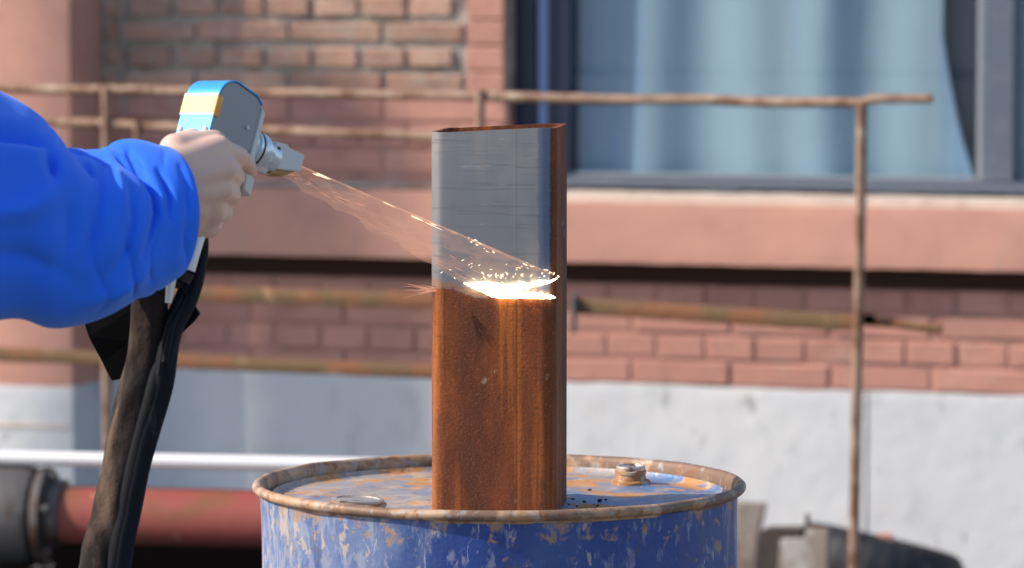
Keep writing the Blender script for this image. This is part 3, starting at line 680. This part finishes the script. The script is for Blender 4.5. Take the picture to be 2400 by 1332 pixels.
for k in range(n):
    bm.faces.new((Ro[-1][k], Ro[-1][(k+1) % n], Ri[-1][(k+1) % n], Ri[-1][k])); bm.faces.new((Ro[0][(k+1) % n], Ro[0][k], Ri[0][k], Ri[0][(k+1) % n]))
tube = link_bm('square_steel_tube', bm, None, None, smooth=True, autos=40)
tube.location = (tcx, CAM.y+TD+TW/2+.003, ZL+.002); tube.rotation_euler = (0, 0, TR)
zline = (P(1200, 699, TD).z - tube.location.z)
tube.data.materials.append(steel_mat(zline, .053, .0668))
tag(tube, 'upright square steel tube on the drum, upper half cleaned bright, lower half orange rust', 'steel tube')
bpy.context.view_layer.update()
TM = tube.matrix_world.copy()
def face_pt(px, py, off=0.0):     # point on the tube's front face
    nrm = TM.to_3x3()@Vector((0, -1, 0)); o = TM@Vector((0, -TW/2, 0))+nrm*off
    d = ray(px, py); t = (o-CAM).dot(nrm)/d.dot(nrm); return CAM+d*t

# ================================================================== PERSON: sleeve and hand
pr = empty('person', P(150, 500, 4.6)); pr.location.z = 0
tag(pr, 'person in a bright blue work jacket reaching in with the laser gun', 'person')
# rings: top px, bottom px, bulge to the right px, distance, near radius (m)
RG = [(-620, 60, -560, 900, 30, 4.34, .15), (-420, 70, -380, 850, 40, 4.40, .145), (-200, 120, -160, 800, 50, 4.47, .135), (0, 214, 20, 752, 60, 4.54, .12), (70, 250, 110, 768, 70, 4.565, .118),
      (112, 286, 180, 757, 75, 4.585, .112), (150, 340, 246, 735, 80, 4.60, .105), (200, 350, 296, 714, 82, 4.615, .095), (248, 338, 328, 700, 82, 4.63, .090),
      (300, 331, 356, 680, 80, 4.645, .086), (347, 334, 374, 660, 86, 4.655, .080), (388, 344, 396, 640, 88, 4.665, .072)]
RG = [tuple(map(float, r)) for r in RG]
NS, NA = 230, 200
st = spline(RG, NS); bm = bmesh.new(); rings = []
def fold(s, th, cx, cy):
    q = Vector((s*3.2, math.cos(th)*1.3, math.sin(th)*1.3))
    n1 = noise.noise(q*1.0+Vector((4.1, 0, 2))); n2 = noise.noise(q*2.2+Vector((0, 7, 1)))
    amp = .25+.75*max(0, min(1, (s-.35)/.3))
    ph = s*21 + 2.2*math.sin(th*1.0-.6)*1.0 + 3.0*n1 + .6*n2
    v = abs(math.sin(ph))**.8; r1 = 1-v; r1 = r1**1.6
    m = max(0, .25+1.3*noise.noise(q*.9+Vector((9, 3, 5))))
    d = -.009*r1*m*amp*(1 if math.sin(th) > -.5 else .6)
    ph2 = s*15+1.4*math.cos(th*1.5+1)+2.5*noise.noise(q*.7+Vector((1, 8, 3))); d += .004*math.sin(ph2)*amp
    d += .008*noise.noise(q*1.1+Vector((3, 3, 3)))
    return d
def valley(cx, cy, poly, wd, dp):      # one crease (or ridge) along a line
    best = 1e9; tb = 0; n = len(poly)-1
    for i in range(n):
        (x0, y0), (x1, y1) = poly[i], poly[i+1]; dx, dy = x1-x0, y1-y0; t = max(0, min(1, ((cx-x0)*dx+(cy-y0)*dy)/(dx*dx+dy*dy)))
        d2 = (cx-x0-dx*t)**2+(cy-y0-dy*t)**2
        if d2 < best: best = d2; tb = (i+t)/n
    if best > 12*wd*wd: return 0.0
    return -dp*math.exp(-(best/wd**2)**.8)*math.sin(math.pi*(.10+.80*tb))
VLP = [([(300, 350), (341, 407), (365, 454), (369, 500), (358, 545), (338, 600)], 9, .015), ([(372, 392), (390, 425), (402, 460), (399, 510)], 7, .009),
       ([(270, 352), (294, 370), (331, 400)], 8, .009), ([(182, 362), (205, 385), (222, 415)], 10, .011), ([(-60, 296), (0, 300), (60, 304), (108, 322)], 20, .030),
       ([(112, 338), (122, 370), (127, 410)], 15, .020), ([(238, 360), (236, 440), (228, 540), (205, 620)], 17, .010), ([(300, 440), (312, 520), (300, 590), (262, 650)], 12, .009),
       ([(160, 470), (166, 560), (150, 640)], 24, .010), ([(420, 392), (440, 440), (444, 500), (430, 560)], 6, .004),
       ([(-40, 500), (60, 492), (140, 455)], 30, -.016), ([(190, 712), (260, 690), (330, 650), (380, 600)], 18, -.009), ([(-40, 600), (60, 610), (170, 660)], 34, .012), ([(270, 390), (285, 440), (290, 500)], 14, -.008)]
def proj(p):
    v = p-CAM; z = v.dot(cF); return 1200+v.x/z*FPX, 666-v.dot(cU)/z*FPX
for i, r in enumerate(st):
    tx, ty_, bx_, by_, bu, D, nr = r; s = i/(NS-1)
    T = P(tx, ty_, D+.01); B = P(bx_, by_, D-.01); C = (T+B)/2; A = (T-B)/2; Bv = Vector((bu/2230, -nr, 0))
    nrm = A.cross(Bv).normalized(); row = []
    for k in range(NA):
        th_ = 2*math.pi*k/NA; p = C+A*math.cos(th_)+Bv*math.sin(th_)
        rad = (A.normalized()*math.cos(th_)+Bv.normalized()*math.sin(th_)).normalized()
        edge = min(1, (1-s)/.03) if s > .97 else 1
        d = fold(s, th_, 0, 0)*(.45+.55*edge)
        if math.sin(th_) > -.1:
            cx, cy = proj(p); d += sum(valley(cx, cy, *v) for v in VLP)*(.3+.7*edge)
        row.append(bm.verts.new(p+rad*d))
    rings.append(row)
# cuff turned in
for f, back in ((.985, .0005), (.955, .004), (.94, .02), (.93, .07)):
    last = rings[NS-1]; C = sum((v.co for v in last), Vector())/NA; ax = (C-sum((v.co for v in rings[NS-12]), Vector())/NA).normalized()
    rings.append([bm.verts.new(C+(v.co-C)*f-ax*back) for v in last])
for a, b_ in zip(rings, rings[1:]):
    for k in range(NA): bm.faces.new((a[k], a[(k+1) % NA], b_[(k+1) % NA], b_[k]))
bm.faces.new(rings[0][::-1]); bmesh.ops.recalc_face_normals(bm, faces=bm.faces)
moved(bm, Matrix.Translation(-pr.location)); link_bm('sleeve', bm, M['sleeve'], pr, smooth=True)

_b = M['sleeve'].node_tree.nodes['Principled BSDF']; _b.inputs['Sheen Weight'].default_value = .35; _b.inputs['Sheen Tint'].default_value = (.35, .6, 1, 1); _b.inputs['Sheen Roughness'].default_value = .5
# hand: one continuous skin grown over a skeleton of tapered bones
caps = []
def bone(a, b_, ra, rb): caps.append((P(*a), P(*b_), ra, rb))
bone((330, 450, 4.65), (400, 432, 4.675), .024, .029)
wr = (395, 435, 4.675)
mcp = [((512, 348, 4.712), .0150), ((524, 394, 4.703), .0155), ((517, 442, 4.703), .0150), ((500, 488, 4.712), .0140)]
for (q, r), oy in zip(mcp, (-38, -12, 14, 40)):
    bone((wr[0]+8, wr[1]+oy, wr[2]), q, .026, r)
bone((470, 372, 4.705), (480, 470, 4.705), .021, .021); bone((440, 370, 4.70), (445, 490, 4.70), .024, .023)
bone((412, 352, 4.69), (500, 337, 4.73), .0185, .0155)
bone((430, 505, 4.70), (488, 527, 4.735), .021, .0155); bone((470, 520, 4.72), (500, 500, 4.715), .016, .0145)
pip = [(560, 368, 4.765), (549, 414, 4.752), (541, 458, 4.752), (524, 500, 4.757)]
dip = [(582, 386, 4.792), (542, 422, 4.792), (530, 465, 4.792), (512, 507, 4.792)]
tip = [(588, 404, 4.812), (520, 424, 4.812), (508, 469, 4.812), (490, 511, 4.808)]
fr = [(.0120, .0108, .0090, .0075), (.0125, .0116, .0098, .0080), (.0120, .0112, .0096, .0077), (.0112, .0104, .0090, .0070)]
for (q, r), p1, p2, p3, f in zip(mcp, pip, dip, tip, fr):
    bone(q, p1, f[0]+.0010, f[1]+.0006); bone(p1, p2, f[1], f[2]); bone(p2, p3, f[2], f[3])
bone((425, 345, 4.715), (478, 322, 4.775), .017, .0135); bone((478, 322, 4.775), (522, 332, 4.815), .0125, .0105); bone((522, 332, 4.815), (556, 346, 4.835), .0105, .0085)
bm = bmesh.new()
for a, b_, ra, rb in caps:
    d = b_-a; q = Vector((0, 0, 1)).rotation_difference(d.normalized()).to_matrix().to_4x4(); L = d.length; pf = []
    for k in range(9): t = math.pi/2*k/8; pf.append((ra*math.sin(t), -ra*math.cos(t)))
    for k in range(9): t = math.pi/2*k/8; pf.append((rb*math.cos(t), L+rb*math.sin(t)))
    pf[0] = (0, -ra); pf[-1] = (0, L+rb); tb = lathe_bm(pf, 24); moved(tb, Matrix.Translation(a-pr.location)@q)
    me = bpy.data.meshes.new('tmp'); tb.to_mesh(me); tb.free(); bm.from_mesh(me); bpy.data.meshes.remove(me)
hand = link_bm('hand', bm, M['skin'], pr)
rmod = hand.modifiers.new('skin', 'REMESH'); rmod.mode = 'VOXEL'; rmod.voxel_size = .0018; rmod.use_smooth_shade = True
smod = hand.modifiers.new('soft', 'SMOOTH'); smod.iterations = 22; smod.factor = .6

# ================================================================== THE LASER GUN
gL = Vector((.75, -.655, .03)).normalized(); gF = Vector((.60, .70, -.38)); gF = (gF-gL*gF.dot(gL)).normalized(); gU = gL.cross(gF)
gO = P(415, 312, 4.765)
G = Matrix.Translation(gO) @ Matrix((gF, gL, gU)).transposed().to_4x4()     # local x = forward, y = lateral (towards the right side), z = up
gun = empty('laser_gun', (0, 0, 0)); gun.matrix_world = G
tag(gun, 'handheld laser cleaning gun, grey with blue and yellow striped back, gripped in the hand', 'laser gun')
GW = .050
def prof_body(off=0.0):
    pts = [(-off, 0)]; cr = .024; top = .066
    for k in range(9):
        a = math.pi-(math.pi/2)*k/8; pts.append((cr+(cr+off)*math.cos(a), top-cr+(cr+off)*math.sin(a)))
    return pts
body = prof_body()+[(.056, .0625), (.066, .056), (.066, .004), (.060, -.004), (0, -.004)]
bm = prism_bm(body, .0012, GW-.0012, .0012); link_bm('body', bm, M['gun_grey'], gun, smooth=True, autos=30)
# striped cover running up the back and over the top
def band(name, m, i0, i1, off, t, y0, y1, full):
    lo = [p for p in full(off)]; hi = [p for p in full(off+t)]
    poly = lo[i0:i1+1]+hi[i0:i1+1][::-1]; return link_bm(name, prism_bm(poly, y0, y1, .0003), m, gun, smooth=True, autos=30)
def path(off):
    p = prof_body(off); p = [(-off, 0), (-off, .010), (-off, .019)]+[(-off, .0415)]+p[2:]+[(.056, .0625+off), (.066, .056+off)]
    return p
band('back_cover', M['gun_blue'], 0, len(path(0))-1, .0002, .0016, 0, GW, path)
link_bm('yellow_stripe', box_bm(-.0034, -.0019, -.0004, GW+.0004, .0225, .0425, .0003), M['gun_yellow'], gun)
link_bm('orange_tab', box_bm(-.0030, .0062, GW-.001, GW+.0016, .0195, .0430, .0012, 2), M['gun_orange'], gun, smooth=True, autos=40)
for z in (.0217, .0433): link_bm('white_line', box_bm(-.0030, -.0019, -.0003, GW+.0003, z-.0013, z+.0013, 0), M['gun_white'], gun)
for y in (.006, .044): link_bm('screw', moved(lathe_bm([(0, .003), (.0022, .0028), (.003, .0014), (.003, 0), (0, 0)], 16), Matrix.Translation((-.002, y, .004))@Matrix.Rotation(-math.pi/2, 4, 'Y')), M['gun_white'], gun, smooth=True)
# front cheek plate chamfered
link_bm('front_cheek', prism_bm([(.0665, -.010), (.0665, .056), (.074, .050), (.076, -.004), (.074, -.012)], .006, GW-.001, .0012), M['gun_plate'], gun, smooth=True, autos=30)
link_bm('screw', moved(lathe_bm([(0, .002), (.0022, .002), (.0022, 0), (0, 0)], 14), Matrix.Translation((.052, GW-.0012, .026))@Matrix.Rotation(-math.pi/2, 4, 'X')), M['gun_plate'], gun)
# nozzle: collar, o-ring, tapered barrel, square mouth
NZ = Matrix.Translation((.074, .026, .014))@Matrix.Rotation(math.pi/2, 4, 'Y')
def lat(name, m, pf, seg=48): return link_bm(name, moved(lathe_bm(pf, seg), NZ), m, gun, smooth=True, autos=35)
lat('collar', M['gun_alu'], [(0, -.004), (.0195, -.004), (.0215, -.002), (.0215, .0035), (.0205, .005), (.0195, .005), (.0195, .007), (.0215, .008), (.0215, .012), (0, .012)])
lat('seal_ring', M['o_ring'], [(.018, .012), (.0218, .0122), (.0222, .0135), (.0218, .0148), (.018, .015)])
lat('barrel', M['gun_alu'], [(0, .015), (.0212, .015), (.0216, .017), (.0216, .025), (.0195, .029), (.0182, .036), (.0182, .045), (0, .045)])
no = .074
bm = prism_bm([(no+.034, .0005), (no+.034, .0305), (no+.054, .0345), (no+.0545, .0315), (no+.082, .0325), (no+.082, .0135), (no+.058, .0060)], .0135, .0405, .0011)
link_bm('nozzle_block', bm, M['gun_plate'], gun, smooth=True, autos=30)
link_bm('nozzle_mouth', prism_bm([(no+.040, -.004), (no+.040, .004), (no+.077, .0118), (no+.060, -.001)], .017, .037, .0008), M['brass'], gun)
lat('nozzle_screw', M['o_ring'], [(0, .030), (.003, .030), (.003, .031), (0, .031)], 16)
link_bm('grub_screw', moved(lathe_bm([(0, .0015), (.0024, .0015), (.0024, 0), (0, 0)], 16), Matrix.Translation((no+.040, .0403, .024))@Matrix.Rotation(-math.pi/2, 4, 'X')), M['o_ring'], gun)
# grip, trigger guard, trigger
link_bm('grip', prism_bm([(.004, -.004), (.040, -.004), (.036, -.05), (.030, -.112), (.000, -.116), (.002, -.05)], .010, .040, .005), M['gun_white'], gun, smooth=True, autos=40)
link_bm('trigger_guard', prism_bm([(.062, -.006), (.084, -.008), (.098, -.018), (.098, -.038), (.084, -.033), (.083, -.020), (.062, -.013)], .018, .034, .0012), M['gun_plate'], gun, smooth=True, autos=30)
link_bm('trigger', prism_bm([(.046, -.006), (.056, -.006), (.060, -.018), (.054, -.030), (.048, -.020)], .021, .029, .001), M['gun_plate'], gun, smooth=True, autos=30)

# ================================================================== HOSE BUNDLE
hs = empty('hose_bundle', P(250, 1300, 4.7)); hs.location.z = 0
tag(hs, 'dusty brown and black sheathed hose bundle hanging down from the laser gun', 'hose')
bpy.context.view_layer.update()
def hose(name, m, pts, rad, n=60, seg=24, wob=0.0, flat=None):
    q = spline([tuple(map(float, (*p, r))) for p, r in zip(pts, rad)], n)
    bm = tube_bm([P(a[0], a[1], a[2]) for a in q], [a[3] for a in q], seg, wob=wob, flat=flat); moved(bm, Matrix.Translation(-hs.location))
    return link_bm(name, bm, m, hs, smooth=True, autos=60)
hose('sheath', M['sheath'], [(355, 600, 4.74), (352, 700, 4.72), (345, 800, 4.72), (330, 900, 4.72), (303, 1010, 4.72), (285, 1100, 4.72), (262, 1200, 4.72), (238, 1300, 4.72), (215, 1450, 4.72), (190, 1700, 4.74), (170, 2100, 4.78)],
     [.014, .018, .0195, .0215, .0215, .0200, .0215, .0225, .023, .023, .023], n=150, seg=36, wob=.22)
for j, (dx, r) in enumerate(((26, .0105), (38, .0090), (14, .010))):
    hose('cable', M['cable'], [(474-3*j, 540, 4.755), (472-5*j, 600, 4.74), (440-8*j+dx*.4, 690, 4.725), (382+dx*.6, 790, 4.71+.005*j), (350+dx, 900, 4.705), (322+dx*.9, 1010, 4.705), (302+dx*.8, 1100, 4.705), (282+dx*.8, 1200, 4.705), (262+dx*.8, 1300, 4.705), (238+dx, 1450, 4.71), (212+dx, 1700, 4.73), (190+dx, 2100, 4.77)],
         [r*.6, r*.7, r*.8, r, r, r, r, r, r, r, r, r], n=110, seg=16, wob=.06)
hose('thin_wire', M['cable'], [(470, 545, 4.75), (466, 610, 4.735), (440, 690, 4.72), (405, 760, 4.70), (385, 850, 4.69)], [.0035]*5, n=40, seg=10)
hose('thin_wire', M['cable'], [(430, 640, 4.75), (428, 690, 4.72), (395, 760, 4.70), (372, 880, 4.69)], [.003]*4, n=40, seg=10)
hose('connector', M['gun_white'], [(464, 552, 4.725), (452, 588, 4.715), (440, 634, 4.71)], [.0082, .0085, .0080], n=8, seg=8)
hose('connector', M['o_ring'], [(438, 638, 4.71), (428, 658, 4.71)], [.009, .0085], n=4, seg=16)
hose('connector', M['gun_white'], [(402, 650, 4.70), (394, 710, 4.70)], [.0058, .0035], n=6, seg=8)
hose('connector', M['sheath'], [(424, 650, 4.72), (416, 668, 4.71)], [.0055, .0058], n=4, seg=16)
def flap(pts, D, th_, bow):
    pw = [P(x, y, D+bow*math.sin(i*1.3)) for i, (x, y) in enumerate(pts)]; bm = bmesh.new()
    a = [bm.verts.new(p-hs.location) for p in pw]; b_ = [bm.verts.new(p-hs.location+Vector((.001, th_, 0))) for p in pw]; n = len(pts)
    bm.faces.new(a); bm.faces.new(b_[::-1])
    for i in range(n): bm.faces.new((a[(i+1) % n], a[i], b_[i], b_[(i+1) % n]))
    bmesh.ops.recalc_face_normals(bm, faces=bm.faces); bmesh.ops.triangulate(bm, faces=bm.faces[:])
    return link_bm('flap', bm, M['flap'], hs)
flap([(192, 740), (230, 690), (330, 640), (318, 720), (304, 800), (288, 888), (262, 893), (240, 850), (208, 790)], 4.75, .006, .004)
flap([(400, 760), (432, 712), (452, 714), (466, 738), (452, 756), (420, 786), (398, 830), (385, 830)], 4.735, .012, .003)

# ================================================================== LASER FAN, FLASH AND SPARKS
a0 = P(642, 402, 4.845); a1 = P(703, 388, 4.855)
e0 = face_pt(1092, 668, .004); e1 = face_pt(1297, 643, .004)
bm = bmesh.new(); uvl = bm.loops.layers.uv.new('UVMap'); NU, NV = 14, 60
nrm = (e0-a0).cross(a1-a0).normalized(); lay = []
for sgn in (-1, 1):
    g = []
    for j in range(NV+1):
        v = j/NV; row = []
        for i in range(NU+1):
            u = i/NU; p = (a0.lerp(a1, u)).lerp(e0.lerp(e1, u), v)
            if i == 0: p += (a1-a0).normalized()*(.016*noise.noise(Vector((v*9, 0, 0)))+.006*noise.noise(Vector((v*30, 4, 0))))*math.sin(math.pi*v)
            row.append((bm.verts.new(p+nrm*sgn*.0008), u, v))
        g.append(row)
    lay.append(g)
def uvface(vs):
    f = bm.faces.new([q[0] for q in vs])
    for lp, q in zip(f.loops, vs): lp[uvl].uv = (q[1], q[2])
for s, g in enumerate(lay):
    for j in range(NV):
        for i in range(NU):
            q = [g[j][i], g[j][i+1], g[j+1][i+1], g[j+1][i]]; uvface(q if s else q[::-1])
for j in range(NV):
    for i in (0, NU): uvface([lay[0][j][i], lay[0][j+1][i], lay[1][j+1][i], lay[1][j][i]])
bm_o = link_bm('laser_beam', bm, M['beam'], None, smooth=True)
tag(bm_o, 'faint glowing fan of laser light from the gun nozzle to the tube', 'laser beam')
# flash
fp = [(1086, 664), (1106, 665), (1122, 661), (1136, 660), (1150, 666), (1166, 663), (1180, 669), (1204, 667), (1222, 661), (1244, 664), (1262, 657), (1286, 658), (1308, 652), (1292, 662), (1268, 668), (1238, 675), (1222, 682), (1250, 684), (1278, 689), (1296, 693), (1303, 698), (1290, 701), (1240, 700), (1190, 700), (1152, 697), (1134, 687), (1112, 677)]
bm = bmesh.new(); c = face_pt(1200, 682, .007); cv = bm.verts.new(c)
r0 = [bm.verts.new(face_pt(x, y, .0008)) for x, y in fp]; r1 = [bm.verts.new(face_pt(1200+(x-1200)*.93, 682+(y-682)*.86, .0045)) for x, y in fp]; n = len(fp)
for i in range(n):
    k = (i+1) % n; bm.faces.new((r0[i], r0[k], r1[k], r1[i])); bm.faces.new((r1[i], r1[k], cv))
bm.faces.new(r0[::-1]); bmesh.ops.recalc_face_normals(bm, faces=bm.faces)
tag(link_bm('plasma_flash', bm, M['plasma'], None, smooth=True), 'white hot flash where the laser meets the rust line on the tube', 'flash')
# sparks
rn = random.Random(3)
def sparks(name, m, segs, lab):
    bm = bmesh.new()
    for a, b_, r in segs:
        tb = tube_bm([a, a.lerp(b_, .35), a.lerp(b_, .7), b_], [r*.5, r, r*.7, r*.15], 5); me = bpy.data.meshes.new('t'); tb.to_mesh(me); tb.free(); bm.from_mesh(me); bpy.data.meshes.remove(me)
    o = link_bm(name, bm, m, None); tag(o, lab, 'sparks', kind='stuff'); return o
S = []
for i in range(26):                     # glints along the upper border of the fan
    t = rn.random()**.8; x = 715+(1290-715)*t; y = 393+(640-393)*t+rn.gauss(0, 3)+rn.random()*8; L = rn.uniform(6, 46)*(1 if t < .6 else .25)
    D = 4.86+(TD-4.86)*t-.006; S.append((P(x, y, D), P(x+L, y+L*.45, D), rn.uniform(.0003, .0008)))
for i in range(30):                     # bright grains dancing over the bare steel
    x = rn.uniform(1030, 1300); y = rn.gauss(655, 26)
    if y > 665 or y < 545+(x-1030)*.33: continue
    L = rn.uniform(2, 9); a = face_pt(x, y, .006+rn.random()*.02); S.append((a, face_pt(x+L, y+rn.uniform(-4, 4), .008), rn.uniform(.0003, .0008)))
for i in range(22):
    x = rn.uniform(1130, 1318); y = 656-rn.random()*14; a = face_pt(x, y, .006); S.append((a, face_pt(x+rn.uniform(-8, 8), y-rn.uniform(2, 8), .008), rn.uniform(.0006, .0014)))
sparks('sparks', M['spark'], S, 'bright pinprick sparks along the laser fan and over the bare steel')
S = []
for i in range(20):                     # spray off the tube's left arris
    x = 1022; y = rn.uniform(672, 684); an = R(rn.uniform(150, 206)); L = rn.uniform(30, 100); D = TD
    S.append((P(x, y, D), P(x+L*math.cos(an), y-L*math.sin(an)*.55, D-.01), rn.uniform(.00015, .0004)))
for i in range(46):                     # faint embers inside the fan, close to its lower border
    t = rn.random(); k = abs(rn.gauss(0, .25)); x = 660+(1092-660)*t; y = 402+(668-402)*t; x += (60+150*t)*k; y -= (12+26*t)*k*.8; D = 4.85+(TD-4.85)*t-.006; L = rn.uniform(8, 40)
    S.append((P(x, y, D), P(x+L, y+L*rn.uniform(.3, .6), D), rn.uniform(.00015, .0005)))
sparks('sparks', M['spark_red'], S, 'fine orange spark streaks spraying left from the tube and along the fan')
